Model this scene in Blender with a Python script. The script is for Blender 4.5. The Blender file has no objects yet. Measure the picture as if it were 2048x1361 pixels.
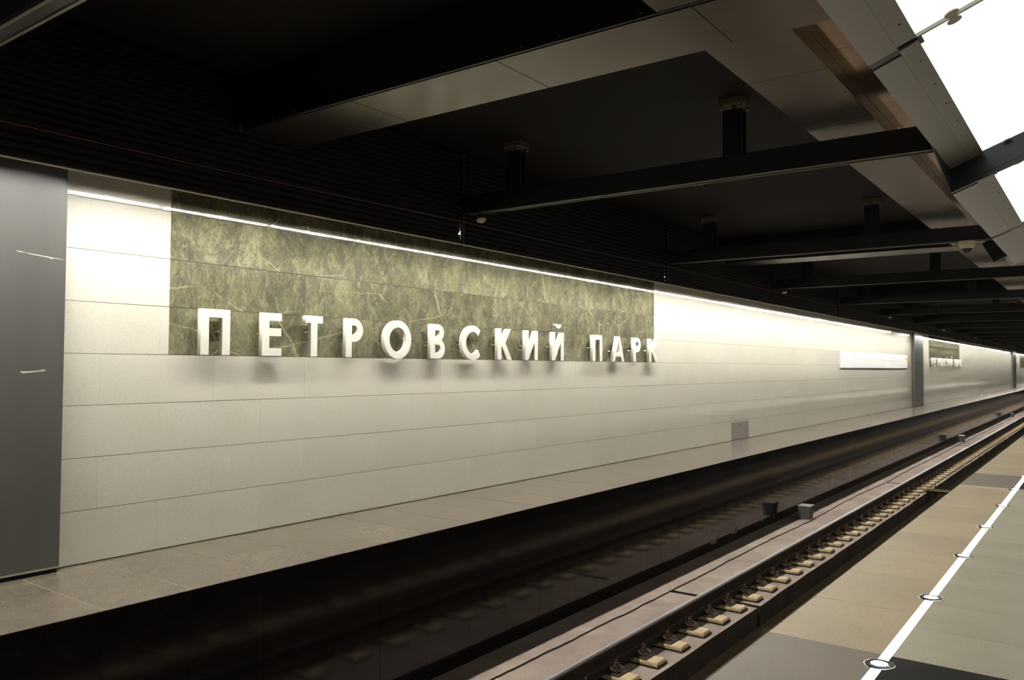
import bpy, math, random
from math import sin, cos, pi, radians
from mathutils import Vector, Matrix
random.seed(7)
SC = bpy.context.scene
COL = SC.collection

# ------------------------------------------------------------------ camera
# world: Y runs along the station, X across it (track wall at X=-6.3), Z up, eye at the origin,
# platform floor at Z=-1.52
FPX = 1617.3
cam_d = bpy.data.cameras.new('camera'); cam = bpy.data.objects.new('camera', cam_d); COL.objects.link(cam)
yw, pt, rl = radians(36.4037), radians(1.8753), radians(0.29815)
F = Vector((-sin(yw)*cos(pt), cos(yw)*cos(pt), sin(pt)))
R0 = Vector((cos(yw), sin(yw), 0)); U0 = R0.cross(F)
R = R0*cos(rl) + U0*sin(rl); U = U0*cos(rl) - R0*sin(rl)
cam.matrix_world = Matrix(((R.x, U.x, -F.x, 0), (R.y, U.y, -F.y, 0), (R.z, U.z, -F.z, 0), (0, 0, 0, 1)))
cam_d.sensor_width = 36.0; cam_d.lens = 36.0*FPX/2048; cam_d.clip_start = 0.05; cam_d.clip_end = 400
SC.camera = cam
# ------------------------------------------------------------------ world, exposure, light levels
w = bpy.data.worlds.new('world'); SC.world = w; w.use_nodes = True
w.node_tree.nodes['Background'].inputs[0].default_value = (0.8, 0.85, 1, 1)
w.node_tree.nodes['Background'].inputs[1].default_value = 0.0
SC.view_settings.view_transform = 'Standard'; SC.view_settings.look = 'None'
SC.view_settings.gamma = 1.0; SC.view_settings.use_curve_mapping = False
SC.view_settings.exposure = 0.0
COVE_E = 148.0      # tubes above the track wall
VAULT_E = 1.25      # opal glass ceiling panels over the platform
FLOOR_E = 9.0      # light line set in the platform
VAULT_FAR_E = 0.2   # panels over the far half of the platform
YEND = 112.0

# ------------------------------------------------------------------ materials
def mat(name, col, rough=0.5, metal=0.0, spec=0.5, emit=None, estr=0.0):
    m = bpy.data.materials.new(name); m.use_nodes = True
    b = m.node_tree.nodes['Principled BSDF']
    b.inputs['Base Color'].default_value = (*col, 1); b.inputs['Roughness'].default_value = rough
    b.inputs['Metallic'].default_value = metal; b.inputs['Specular IOR Level'].default_value = spec
    if emit: b.inputs['Emission Color'].default_value = (*emit, 1); b.inputs['Emission Strength'].default_value = estr
    return m
def N(m, t, **k):
    n = m.node_tree.nodes.new(t)
    for a, v in k.items():
        if a.startswith('i_'): n.inputs[a[2:].replace('_', ' ')].default_value = v
        else: setattr(n, a, v)
    return n
def Lk(m, a, b): m.node_tree.links.new(a, b)
def coords(m, per_object=0.0, scale=(1, 1, 1)):
    """world position, optionally shifted per object so each slab shows its own cut of stone"""
    g = N(m, 'ShaderNodeNewGeometry'); o = g.outputs['Position']
    if per_object:
        oi = N(m, 'ShaderNodeObjectInfo')
        mu = N(m, 'ShaderNodeMath', operation='MULTIPLY'); mu.inputs[1].default_value = per_object
        Lk(m, oi.outputs['Random'], mu.inputs[0])
        ad = N(m, 'ShaderNodeVectorMath', operation='ADD'); Lk(m, o, ad.inputs[0]); Lk(m, mu.outputs[0], ad.inputs[1]); o = ad.outputs[0]
    mp = N(m, 'ShaderNodeMapping'); mp.inputs['Scale'].default_value = scale; Lk(m, o, mp.inputs[0])
    return mp.outputs[0]
def noise(m, vec, scale, detail=3, rough=0.6, dist=0.0):
    n = N(m, 'ShaderNodeTexNoise'); n.inputs['Scale'].default_value = scale; n.inputs['Detail'].default_value = detail
    n.inputs['Roughness'].default_value = rough; n.inputs['Distortion'].default_value = dist
    Lk(m, vec, n.inputs['Vector']); return n.outputs['Fac']
def ramp(m, fac, stops):
    r = N(m, 'ShaderNodeValToRGB'); e = r.color_ramp.elements
    while len(e) < len(stops): e.new(0.5)
    for i, (p, c) in enumerate(stops):
        e[i].position = p; e[i].color = (*c, 1) if len(c) == 3 else c
    Lk(m, fac, r.inputs[0]); return r.outputs[0]
def mix(m, a, b, fac, mode='MIX'):
    x = N(m, 'ShaderNodeMix', data_type='RGBA', blend_type=mode)
    if isinstance(fac, float): x.inputs[0].default_value = fac
    else: Lk(m, fac, x.inputs[0])
    for s, v in ((6, a), (7, b)):
        if isinstance(v, tuple): x.inputs[s].default_value = (*v, 1)
        else: Lk(m, v, x.inputs[s])
    return x.outputs[2]
def base(m, c): Lk(m, c, m.node_tree.nodes['Principled BSDF'].inputs['Base Color'])
def tone(m, c, amt):
    """small brightness difference from slab to slab"""
    oi = N(m, 'ShaderNodeObjectInfo')
    r = ramp(m, oi.outputs['Random'], [(0, (1-amt,)*3), (1, (1+amt*0.3,)*3)])
    return mix(m, c, r, 1.0, 'MULTIPLY')
def bump(m, fac, dist, strength=0.5):
    b = N(m, 'ShaderNodeBump'); b.inputs['Distance'].default_value = dist; b.inputs['Strength'].default_value = strength
    Lk(m, fac, b.inputs['Height']); Lk(m, b.outputs[0], m.node_tree.nodes['Principled BSDF'].inputs['Normal'])

M = {}
m = M['pale'] = mat('pale_polished_stone', (.6, .56, .44), .085)
v = coords(m, 9.0)
c1 = ramp(m, noise(m, v, 125, 3, .7), [(.28, (.46, .435, .36)), (.42, (.635, .605, .515)), (.62, (.685, .655, .565))])
c2 = ramp(m, noise(m, v, 1.3, 3), [(.3, (.93, .95, .92)), (.7, (1, 1, 1))])
base(m, tone(m, mix(m, c1, c2, 1.0, 'MULTIPLY'), .02))
m = M['green'] = mat('green_veined_stone', (.1, .1, .05), .07)
v = coords(m, 17.0)
nz = N(m, 'ShaderNodeTexNoise'); nz.inputs['Scale'].default_value = 1.4; nz.inputs['Detail'].default_value = 4; Lk(m, v, nz.inputs['Vector'])
sn = N(m, 'ShaderNodeVectorMath', operation='SCALE'); sn.inputs['Scale'].default_value = .45; Lk(m, nz.outputs['Color'], sn.inputs[0])
av = N(m, 'ShaderNodeVectorMath', operation='ADD'); Lk(m, v, av.inputs[0]); Lk(m, sn.outputs[0], av.inputs[1])
mp = N(m, 'ShaderNodeMapping'); mp.inputs['Scale'].default_value = (1, 1.9, 1.0); mp.inputs['Rotation'].default_value = (.7, 0, 0); Lk(m, av.outputs[0], mp.inputs[0])
patch = noise(m, mp.outputs[0], 2.3, 12, .80)
cl = ramp(m, patch, [(.34, (.085, .080, .058)), (.47, (.135, .127, .085)), (.55, (.18, .172, .105)), (.68, (.25, .24, .14))])
mp3 = N(m, 'ShaderNodeMapping'); mp3.inputs['Scale'].default_value = (1, 2.2, .7); mp3.inputs['Rotation'].default_value = (.9, 0, 0); Lk(m, v, mp3.inputs[0])
fine = ramp(m, noise(m, mp3.outputs[0], 42, 5, .85), [(.36, (.55, .55, .56)), (.62, (1.32, 1.32, 1.24))])
cl = mix(m, cl, fine, 1.0, 'MULTIPLY')
streak = ramp(m, noise(m, mp.outputs[0], 4.5, 6, .7, .8), [(.54, (0,)*3), (.60, (.5,)*3), (.64, (.05,)*3)])
cl = mix(m, cl, (.33, .32, .19), streak)
mp2 = N(m, 'ShaderNodeMapping'); mp2.inputs['Scale'].default_value = (1, .55, 1.3); mp2.inputs['Rotation'].default_value = (-.5, 0, 0)
sn2 = N(m, 'ShaderNodeVectorMath', operation='SCALE'); sn2.inputs['Scale'].default_value = .03; n3 = N(m, 'ShaderNodeTexNoise'); n3.inputs['Scale'].default_value = 9; Lk(m, v, n3.inputs['Vector']); Lk(m, n3.outputs['Color'], sn2.inputs[0])
a2 = N(m, 'ShaderNodeVectorMath', operation='ADD'); Lk(m, v, a2.inputs[0]); Lk(m, sn2.outputs[0], a2.inputs[1]); Lk(m, a2.outputs[0], mp2.inputs[0])
wv = N(m, 'ShaderNodeTexVoronoi', feature='DISTANCE_TO_EDGE'); wv.inputs['Scale'].default_value = .8; Lk(m, mp2.outputs[0], wv.inputs['Vector'])
vein = ramp(m, wv.outputs['Distance'], [(0, (.8,)*3), (.0022, (.4,)*3), (.005, (0,)*3)])
vm = mix(m, vein, ramp(m, noise(m, v, 1.7, 3), [(.44, (0,)*3), (.54, (1,)*3)]), 1.0, 'MULTIPLY')
base(m, tone(m, mix(m, cl, (.47, .44, .26), vm), .16))
M['joint'] = mat('brown_joint', (.16, .10, .05), .9)
m = M['metal_col'] = mat('blue_grey_painted_metal', (.11, .105, .099), .36, .2)
v = coords(m, 0, (1, 1, .15)); base(m, ramp(m, noise(m, v, 4, 4), [(.3, (.100, .096, .090)), (.7, (.116, .111, .104))]))
M['scratch'] = mat('chalky_scratch', (.55, .5, .38), .8)
m = M['shelf'] = mat('grey_brown_granite', (.2, .17, .14), .2)
v = coords(m, 11.0)
c1 = ramp(m, noise(m, v, 90, 3), [(.3, (.135, .114, .088)), (.6, (.195, .167, .132))])
c2 = ramp(m, noise(m, v, 2.2, 5, .7, 1.0), [(.3, (.80, .80, .80)), (.7, (1.1, 1.05, 1.0))])
c3 = ramp(m, noise(m, v, 3.1, 6, .75, 2.5), [(.655, (0,)*3), (.70, (.6,)*3)])
base(m, tone(m, mix(m, mix(m, c1, c2, 1.0, 'MULTIPLY'), (.42, .31, .2), c3), .14))
M['grout'] = mat('pale_grout', (.40, .31, .22), .9)
m = M['black'] = mat('polished_black_granite', (.010, .009, .009), .10, 0, .4)
v = coords(m, 11.0); base(m, ramp(m, noise(m, v, 3, 6, .7), [(.3, (.007, .006, .006)), (.75, (.018, .015, .013))]))
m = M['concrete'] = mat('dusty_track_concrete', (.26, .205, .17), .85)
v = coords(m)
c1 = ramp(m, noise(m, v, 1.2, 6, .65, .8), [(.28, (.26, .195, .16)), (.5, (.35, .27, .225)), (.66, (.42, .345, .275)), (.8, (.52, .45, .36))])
c2 = ramp(m, noise(m, v, 40, 4), [(.3, (.86,)*3), (.7, (1.05,)*3)])
base(m, mix(m, c1, c2, 1.0, 'MULTIPLY')); bump(m, noise(m, v, 14, 5), .006, .5)
m = M['trench'] = mat('dark_trench_concrete', (.06, .045, .035), .9)  # darker concrete for bed slab sides, bed cores and platform nosing
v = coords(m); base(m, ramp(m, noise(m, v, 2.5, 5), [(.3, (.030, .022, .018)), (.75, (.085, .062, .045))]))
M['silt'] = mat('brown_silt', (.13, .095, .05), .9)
M['shade_edge'] = mat('shaded_slab_edge', (.09, .055, .04), .9)  # shade line of the step, painted brown into the strip's side face
M['rail'] = mat('rusty_rail_steel', (.045, .028, .020), .65, .3)
M['railtop'] = mat('polished_running_surface', (.40, .375, .40), .35, .7)
m = M['wood'] = mat('cream_sleeper_top', (.6, .47, .27), .8)
v = coords(m, 5.0, (6, 1, 6)); base(m, ramp(m, noise(m, v, 9, 5), [(.3, (.42, .31, .16)), (.6, (.68, .54, .33))]))
M['rubber'] = mat('dark_rubber', (.02, .016, .013), .8)
M['rust'] = mat('rusted_iron', (.10, .045, .02), .8, .2)
M['clip'] = mat('grimy_spring_steel', (.09, .07, .045), .55, .5)
M['grime'] = mat('grey_joint_mortar', (.06, .055, .045), .9)
M['plate'] = mat('dirty_base_plate', (.08, .058, .035), .8)
m = M['ceil'] = mat('dark_ceiling_paint', (.011, .0088, .0066), .75, 0, .15)
M['slat'] = mat('black_slat', (.006, .005, .0048), .7, 0, .3)
M['slatback'] = mat('void_black', (.003, .003, .003), .9)
m = M['panel'] = mat('satin_bronze_panel', (.20, .165, .13), .22, .85)
v = coords(m, 6.0); base(m, ramp(m, noise(m, v, 2.2, 5, .7), [(.3, (.13, .112, .092)), (.7, (.19, .165, .135))]))
M['side'] = mat('dark_duct_side', (.012, .010, .008), .35, .3)
m = M['bronze'] = mat('polished_bronze_panel', (.27, .185, .11), .14, .9)
M['beam'] = mat('black_steel_beam', (.014, .013, .013), .45, .3)
M['lip'] = mat('lit_beam_lip', (.22, .19, .15), .4, .5)  # paler than the beam: light caught on its lower edges, painted in
M['bolt'] = mat('galvanised_bolt', (.35, .30, .24), .4, .8)
m = M['trim'] = mat('brushed_grey_metal', (.23, .213, .19), .38, .7)
M['frame'] = mat('black_frame_metal', (.02, .021, .024), .3, .4)
M['opal'] = mat('lit_opal_glass', (.8, .8, .8), .3, 0, .5, (1, .99, .94), VAULT_E)
M['edge'] = mat('green_glass_edge', (.36, .42, .34), .2)
M['disc'] = mat('pinkish_steel_disc', (.42, .36, .33), .4, .6)
M['tube'] = mat('lit_tube', (.8, .8, .8), .4, 0, .5, (1, .972, .91), COVE_E*.74)
M['core'] = mat('lit_tube_centre', (.8, .8, .8), .4, 0, .5, (1, .972, .91), COVE_E*1.35)
M['alu'] = mat('aluminium_profile', (.42, .38, .30), .45, .4)
M['white_letter'] = mat('cream_enamel', (.74, .71, .62), .45)
v = coords(M['white_letter']); base(M['white_letter'], ramp(M['white_letter'], noise(M['white_letter'], v, 160, 2), [(.3, (.66, .63, .55)), (.6, (.76, .73, .65))]))
M['chrome'] = mat('chrome', (.75, .73, .68), .18, 1.0)
M['cream'] = mat('cream_plastic', (.55, .50, .36), .5)
M['dome'] = mat('smoked_dome', (.03, .035, .03), .05)
M['speaker'] = mat('black_plastic', (.008, .008, .008), .6)
M['hatch'] = mat('lilac_grey_metal', (.36, .32, .31), .35, .3)
M['map'] = mat('white_board', (.82, .83, .82), .35)
M['ink'] = mat('grey_ink', (.52, .50, .53), .6)
M['yellow'] = mat('yellow_print', (.80, .72, .03), .5)
M['pale_yellow'] = mat('pale_yellow_print', (.76, .68, .28), .5)
M['red'] = mat('red_print', (.55, .30, .24), .5)
M['cable'] = mat('orange_cable', (.16, .055, .02), .6)
M['box'] = mat('grey_green_box', (.10, .105, .095), .6)
M['olive'] = mat('olive_paint', (.16, .13, .045), .7)
def floormat(name, a, b, rough=.45):
    m = mat(name, a, rough); v = coords(m, 7.0)
    c1 = ramp(m, noise(m, v, 130, 3, .7), [(.3, tuple(x*.78 for x in a)), (.6, b)])
    c2 = ramp(m, noise(m, v, 1.6, 4), [(.3, (.9,)*3), (.7, (1.05,)*3)])
    base(m, tone(m, mix(m, c1, c2, 1.0, 'MULTIPLY'), .09)); return m
M['tan'] = floormat('tan_edge_granite', (.66, .53, .32), (.74, .60, .375))
M['greenish'] = floormat('greenish_granite', (.60, .56, .40), (.70, .65, .48))
M['greyband'] = floormat('grey_granite', (.29, .245, .19), (.34, .285, .22))
M['blackband'] = floormat('black_granite', (.008, .007, .0055), (.011, .0095, .008), .55); M['blackband'].node_tree.nodes['Principled BSDF'].inputs['Specular IOR Level'].default_value = .2

# ------------------------------------------------------------------ mesh helpers
class MB:
    def __init__(s): s.v = []; s.f = []; s.mi = []
    def box(s, x0, x1, y0, y1, z0, z1, mi=0):
        b = len(s.v)
        s.v += [(x, y, z) for x in (x0, x1) for y in (y0, y1) for z in (z0, z1)]
        s.f += [tuple(b+i for i in q) for q in ((0,1,3,2),(4,6,7,5),(0,4,5,1),(2,3,7,6),(0,2,6,4),(1,5,7,3))]
        s.mi += [mi]*6; return s
    def hexa(s, p, mi=0):
        """8 corners: 4 bottom ring, 4 top ring"""
        b = len(s.v); s.v += [tuple(q) for q in p]
        s.f += [tuple(b+i for i in q) for q in ((3,2,1,0),(4,5,6,7),(0,1,5,4),(1,2,6,5),(2,3,7,6),(3,0,4,7))]
        s.mi += [mi]*6; return s
    def prism_y(s, prof, y0, y1, mi=0):
        """closed XZ profile (counter-clockwise seen from -Y) run along Y"""
        b = len(s.v); n = len(prof)
        s.v += [(x, y0, z) for x, z in prof] + [(x, y1, z) for x, z in prof]
        s.f.append(tuple(b+i for i in range(n))); s.f.append(tuple(b+n+i for i in reversed(range(n)))); s.mi += [mi]*2
        for i in range(n):
            j = (i+1) % n; s.f.append((b+i, b+n+i, b+n+j, b+j)); s.mi.append(mi)
        return s
    def cyl(s, c, r, h, axis='z', n=12, r2=None, mi=0):
        b = len(s.v); r2 = r if r2 is None else r2; c = Vector(c)
        e = {'z': ((1,0,0),(0,1,0),(0,0,1)), 'x': ((0,1,0),(0,0,1),(1,0,0)), 'y': ((0,0,1),(1,0,0),(0,1,0))}[axis]
        e = [Vector(q) for q in e]
        for k, rr in ((0, r), (1, r2)):
            for i in range(n):
                a = 2*pi*i/n; s.v.append(tuple(c + e[0]*cos(a)*rr + e[1]*sin(a)*rr + e[2]*h*k))
        s.f.append(tuple(b+i for i in reversed(range(n)))); s.f.append(tuple(b+n+i for i in range(n))); s.mi += [mi]*2
        for i in range(n): s.f.append((b+i, b+(i+1)%n, b+n+(i+1)%n, b+n+i)); s.mi.append(mi)
        return s
    def tube(s, pts, r, n=6, mi=0, closed=False):
        b = len(s.v); pts = [Vector(p) for p in pts]; L = len(pts)
        for i, p in enumerate(pts):
            t = (pts[(i+1) % L if closed else min(i+1, L-1)] - pts[(i-1) % L if closed else max(i-1, 0)]).normalized()
            a = t.cross(Vector((0, 0, 1)));  a = Vector((1, 0, 0)) if a.length < .01 else a.normalized(); c = t.cross(a)
            for k in range(n): s.v.append(tuple(p + a*cos(2*pi*k/n)*r + c*sin(2*pi*k/n)*r))
        for i in range(L if closed else L-1):
            j = (i+1) % L
            for k in range(n): s.f.append((b+i*n+k, b+i*n+(k+1)%n, b+j*n+(k+1)%n, b+j*n+k)); s.mi.append(mi)
        return s
    def revolve(s, c, prof, n=20, mi=0):
        """prof: (radius, z) rings about vertical axis"""
        b = len(s.v)
        for r, z in prof:
            for i in range(n): s.v.append((c[0]+r*cos(2*pi*i/n), c[1]+r*sin(2*pi*i/n), c[2]+z))
        for j in range(len(prof)-1):
            for i in range(n): s.f.append((b+j*n+i, b+j*n+(i+1)%n, b+(j+1)*n+(i+1)%n, b+(j+1)*n+i)); s.mi.append(mi)
        return s
    def mesh(s, name, mats):
        me = bpy.data.meshes.new(name); me.from_pydata(s.v, [], s.f)
        for q in (mats if isinstance(mats, (list, tuple)) else [mats]): me.materials.append(M[q])
        if any(s.mi): me.polygons.foreach_set('material_index', s.mi)
        me.update(); return me
    def build(s, name, mats, parent=None, smooth=False):
        me = s.mesh(name, mats)
        if smooth: me.polygons.foreach_set('use_smooth', [True]*len(me.polygons))
        return link(name, me, parent)
def link(name, data, parent=None, loc=None):
    o = bpy.data.objects.new(name, data); COL.objects.link(o)
    if loc: o.location = loc
    if parent: o.parent = parent
    return o
def tag(o, label=None, cat=None, group=None, kind=None):
    if label: o['label'] = label
    if cat: o['category'] = cat
    if group: o['group'] = group
    if kind: o['kind'] = kind
    return o
def thing(name, loc, label, cat, group=None):
    o = link(name, None, None, loc); o.empty_display_size = .1
    return tag(o, label, cat, group)
def copy_tree(o, parent=None):
    c = o.copy(); COL.objects.link(c); c.parent = parent
    for ch in o.children: copy_tree(ch, c)
    return c
def B(name, mats, *a, parent=None, **k): return MB().box(*a, **k).build(name, mats, parent)
ORD = ['', 'first', 'second', 'third', 'fourth', 'fifth', 'sixth', 'seventh', 'eighth', 'ninth', 'tenth', 'eleventh', 'twelfth',
       'thirteenth', 'fourteenth', 'fifteenth', 'sixteenth', 'seventeenth', 'eighteenth', 'nineteenth', 'twentieth']
TENS = ['', '', 'twenty', 'thirty', 'forty', 'fifty', 'sixty', 'seventy', 'eighty', 'ninety']
def ordn(n):
    if n <= 20: return ORD[n]
    if n < 100: return TENS[n//10]+'-'+ORD[n % 10] if n % 10 else TENS[n//10][:-1]+'ieth'
    return 'hundred and '+ordn(n-100)

H = -1.52          # platform and shelf level
XW = -6.3          # track wall face
XF = -5.0          # black face below the shelf
C = 4.7            # platform axis (the station is symmetrical about it)
# ================================================================== STRUCTURE
wall = B('wall_left', 'joint', XW-.30, XW-.0058, -5, YEND, H-.03, 1.62); tag(wall, kind='structure')
tag(B('wall_back', 'ceil', -6.6, 16, -5.3, -5.0, -3.6, 3.6), kind='structure')
tag(B('wall_far', 'ceil', -6.6, 16, YEND, YEND+.3, -3.6, 3.6), kind='structure')
for bx_ in ((-5.3, -.3, 2.16, 2.3), (-.3, C*2+.3, 3.2, 3.4), (-.36, -.3, 2.16, 3.2), (C*2+.3, C*2+5.3, 2.16, 2.3), (XW-.3, -5.30, 1.63, 1.72), (2*C+5.30, 2*C+6.6, 1.63, 1.72)):
    tag(B('ceiling', 'ceil', bx_[0], bx_[1], -5, YEND, bx_[2], bx_[3]), kind='structure')
tag(B('wall_right', 'pale', 2*C+6.3, 2*C+6.6, -5, YEND, -3.4, 1.62), kind='structure')

# ---- wall stone: 0.4 m courses, slabs 0.995 m long in half bond
ZC = [-1.513, -1.113, -.713, -.315, .082, .482, .882, 1.282, 1.6]
GREEN = [(3.724, 12.669), (39.2, 48.2), (84.4, 93.4)]
gap = .0035
mesh_cache = {}
def slab_mesh(ly, lz, matn):
    k = (round(ly, 4), round(lz, 4), matn)
    if k not in mesh_cache:
        b = MB(); c = .0005
        y, z = ly/2, lz/2
        # front face at x=0 slightly chamfered, body behind
        b.v = [(-.006, -y, -z), (-.006, y, -z), (-.006, y, z), (-.006, -y, z), (-c, -y, -z), (-c, y, -z), (-c, y, z), (-c, -y, z),
               (0, -y+c, -z+c), (0, y-c, -z+c), (0, y-c, z-c), (0, -y+c, z-c)]
        b.f = [(3, 2, 1, 0), (8, 9, 10, 11)] + [(i, (i+1) % 4, 4+(i+1) % 4, 4+i) for i in range(4)] + [(4+i, 4+(i+1) % 4, 8+(i+1) % 4, 8+i) for i in range(4)]
        b.mi = [0]*10
        mesh_cache[k] = b.mesh('stone_panel', matn)
    return mesh_cache[k]
def spans(lo, hi, off, step, cuts):
    ys = [lo]; k = math.ceil((lo-off)/step)
    while off+k*step < hi: ys.append(off+k*step); k += 1
    ys.append(hi); ys += [c for g in cuts for c in g if lo < c < hi]; ys = sorted(ys)
    return [(a, b) for a, b in zip(ys, ys[1:]) if b-a > .06]
far_pale, far_green, pieces = MB(), MB(), []
def panel_run(lo, hi):
    for ci in range(8):
        z0, z1 = ZC[ci], ZC[ci+1]
        if ci == 7 and lo < 3: pass
        for a, b in spans(lo, hi, .17 if ci % 2 else .66, .995, GREEN if ci >= 4 else []):
            mid = (a+b)/2; g = ci >= 4 and any(p < mid < q for p, q in GREEN)
            if ci == 0 and any(p < mid < q or p < a+.02 < q or p < b-.02 < q for p, q in ((16.22, 17.2), (56.3, 57.7))):
                for p, q in ((16.22, 17.2), (56.3, 57.7)):      # cut round the service hatch
                    if a < p < b: pieces.append((a, p, z0, z1, g))
                    if a < q < b: pieces.append((q, b, z0, z1, g))
                continue
            pieces.append((a, b, z0, z1, g))
panel_run(2.84, 35.4); n_near = len(pieces)
panel_run(-5, .9); panel_run(37.3, 76.6); panel_run(79.4, YEND)
rnd = random.Random(3)
far_i = 0
for i, (a, b, z0, z1, g) in enumerate(pieces):
    if i < n_near and far_i < 300:
        o = link('stone_panel', slab_mesh(b-a-.0006, z1-z0-.004, 'green' if g else 'pale'), wall, (XW, (a+b)/2, (z0+z1)/2))
        o.rotation_euler = (0, radians(rnd.uniform(-.06, .06)), radians(rnd.uniform(-.04, .04))); far_i += 1
    else:
        t = rnd.uniform(-.0008, .0008); u = rnd.uniform(-.0004, .0004)
        q = [(XW-.006, a, z0+.002), (XW-.006, b-.0006, z0+.002), (XW-.006, b-.0006, z1-.002), (XW-.006, a, z1-.002)]
        fr = [(XW+t-u, a, z0+.002), (XW+t+u, b-.0006, z0+.002), (XW-t+u, b-.0006, z1-.002), (XW-t-u, a, z1-.002)]
        (far_green if g else far_pale).hexa(q+fr)
for mb_, mn in ((far_pale, 'pale'), (far_green, 'green')): tag(mb_.build('distant_stone_panels', mn, wall), kind='stuff')

# ---- shelf below the wall (granite ledge) and its polished black face
shelf = B('floor_ledge', 'grout', XW-.3, XF-.03, -5, YEND, H-.3, H-.0015); tag(shelf, kind='structure')
lm = {}
def flat_slab(x0, x1, y0, y1, ztop, th, mn, parent, name='stone_slab'):
    k = (round(x1-x0, 4), round(y1-y0, 4), th, mn)
    if k not in lm: lm[k] = MB().box(-(x1-x0)/2, (x1-x0)/2, -(y1-y0)/2, (y1-y0)/2, -th, 0).mesh(name, mn)
    return link(name, lm[k], parent, ((x0+x1)/2, (y0+y1)/2, ztop+rnd.uniform(-.0005, .0004)))
PITCH = .5935
farsh = MB()
for k in range(-13, 185):
    y0 = 2.583+k*PITCH; y1 = y0+PITCH-.005
    for x0, x1 in ((XW, -5.7045), (-5.6995, XF-.0125)):
        if -2 <= k < 75: flat_slab(x0, x1, y0, y1, H, .0028, 'shelf', shelf)
        else: farsh.box(x0, x1, y0, y1, H-.03, H)
tag(farsh.build('distant_ledge_slabs', 'shelf', shelf), kind='stuff')
face = B('wall_trackside', 'grime', XF-.08, XF-.0125, -5, YEND, -3.4, H-.031); tag(face, kind='structure')
farf = MB()
fm = {}
for k in range(-13, 185):
    y0 = 2.55+k*PITCH
    for z0, z1 in ((-2.111, H), (-2.704, -2.114), (-2.95, -2.707)):
        if -1 <= k < 75:
            key = round(z1-z0, 3)
            if key not in fm: fm[key] = MB().box(-.012, 0, 0, PITCH-.0025, 0, z1-z0).mesh('face_slab', 'black')
            o = link('face_slab', fm[key], face, (XF+rnd.uniform(-.0004, .0004), y0, z0)); o.rotation_euler = (0, 0, radians(rnd.uniform(-.08, .08)))
        else: farf.box(XF-.012, XF, y0, y0+PITCH-.0025, z0, z1)
tag(farf.build('distant_face_slabs', 'black', face), kind='stuff')
# paint splashes and drips on the black face
def blob(cy, cz, sy, sz, seed, name='paint_splash'):
    r_ = random.Random(seed); n = 14; b = MB(); ring = []
    for i in range(n):
        a = 2*pi*i/n; q = r_.uniform(.45, 1.1); ring.append((cy+sy*q*cos(a), cz+sz*q*sin(a)))
    b.v = [(XF+.0012, y, z) for y, z in ring] + [(XF-.002, y, z) for y, z in ring]
    b.f = [tuple(range(n))] + [(i, i+n, (i+1) % n+n, (i+1) % n) for i in range(n)]; b.mi = [0]*len(b.f)
    return b.build(name, 'scratch' if name == 'drip' else 'olive_bright', face)
M['olive_bright'] = mat('dull_yellow_paint', (.22, .18, .07), .7)
for cy, cz, sy, sz, sd in ((12.15, -2.72, .17, .055, 4), (12.32, -2.66, .07, .03, 5), (12.95, -2.71, .15, .035, 9), (13.08, -2.66, .06, .07, 12), (12.95, -2.565, .10, .012, 14)):
    blob(cy, cz, sy, sz, sd)
for cy, cz in ((14.33, -2.67), (14.94, -2.72), (17.4, -2.6), (18.9, -2.55), (20.4, -2.5), (22.6, -2.5), (25, -2.45)): blob(cy, cz, .012, .11, int(cy*10), 'drip')

# ---- track bed
ZB = -2.87
bed = B('floor_track', 'silt', XF-.02, -1.0, -5, YEND, -3.6, -3.12); tag(bed, kind='structure')
# outer strip with a ragged inner edge, 2.5 cm proud
b = MB(); ys = [-5+.09*i for i in range(1300)]; rr = random.Random(11); e = 0
edge = []
for i, y in enumerate(ys):
    e = e*.88 + rr.uniform(-.007, .007); edge.append(-4.56+e+.018*sin(y*.9))
for (y0, e0), (y1, e1) in zip(zip(ys, edge), zip(ys[1:], edge[1:])):
    q = len(b.v); b.v += [(XF, y0, ZB+.02), (e0, y0, ZB+.02), (e1, y1, ZB+.02), (XF, y1, ZB+.02), (e0, y0, ZB-.1), (e1, y1, ZB-.1)]
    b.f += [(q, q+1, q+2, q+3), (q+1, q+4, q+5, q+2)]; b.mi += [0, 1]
b.build('outer_strip', ['concrete', 'shade_edge'], bed)
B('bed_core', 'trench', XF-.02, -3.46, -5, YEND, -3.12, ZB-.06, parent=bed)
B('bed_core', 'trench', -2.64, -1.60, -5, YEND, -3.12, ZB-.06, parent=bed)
JY = [-15.1+12.40*i for i in range(12)]
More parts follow.
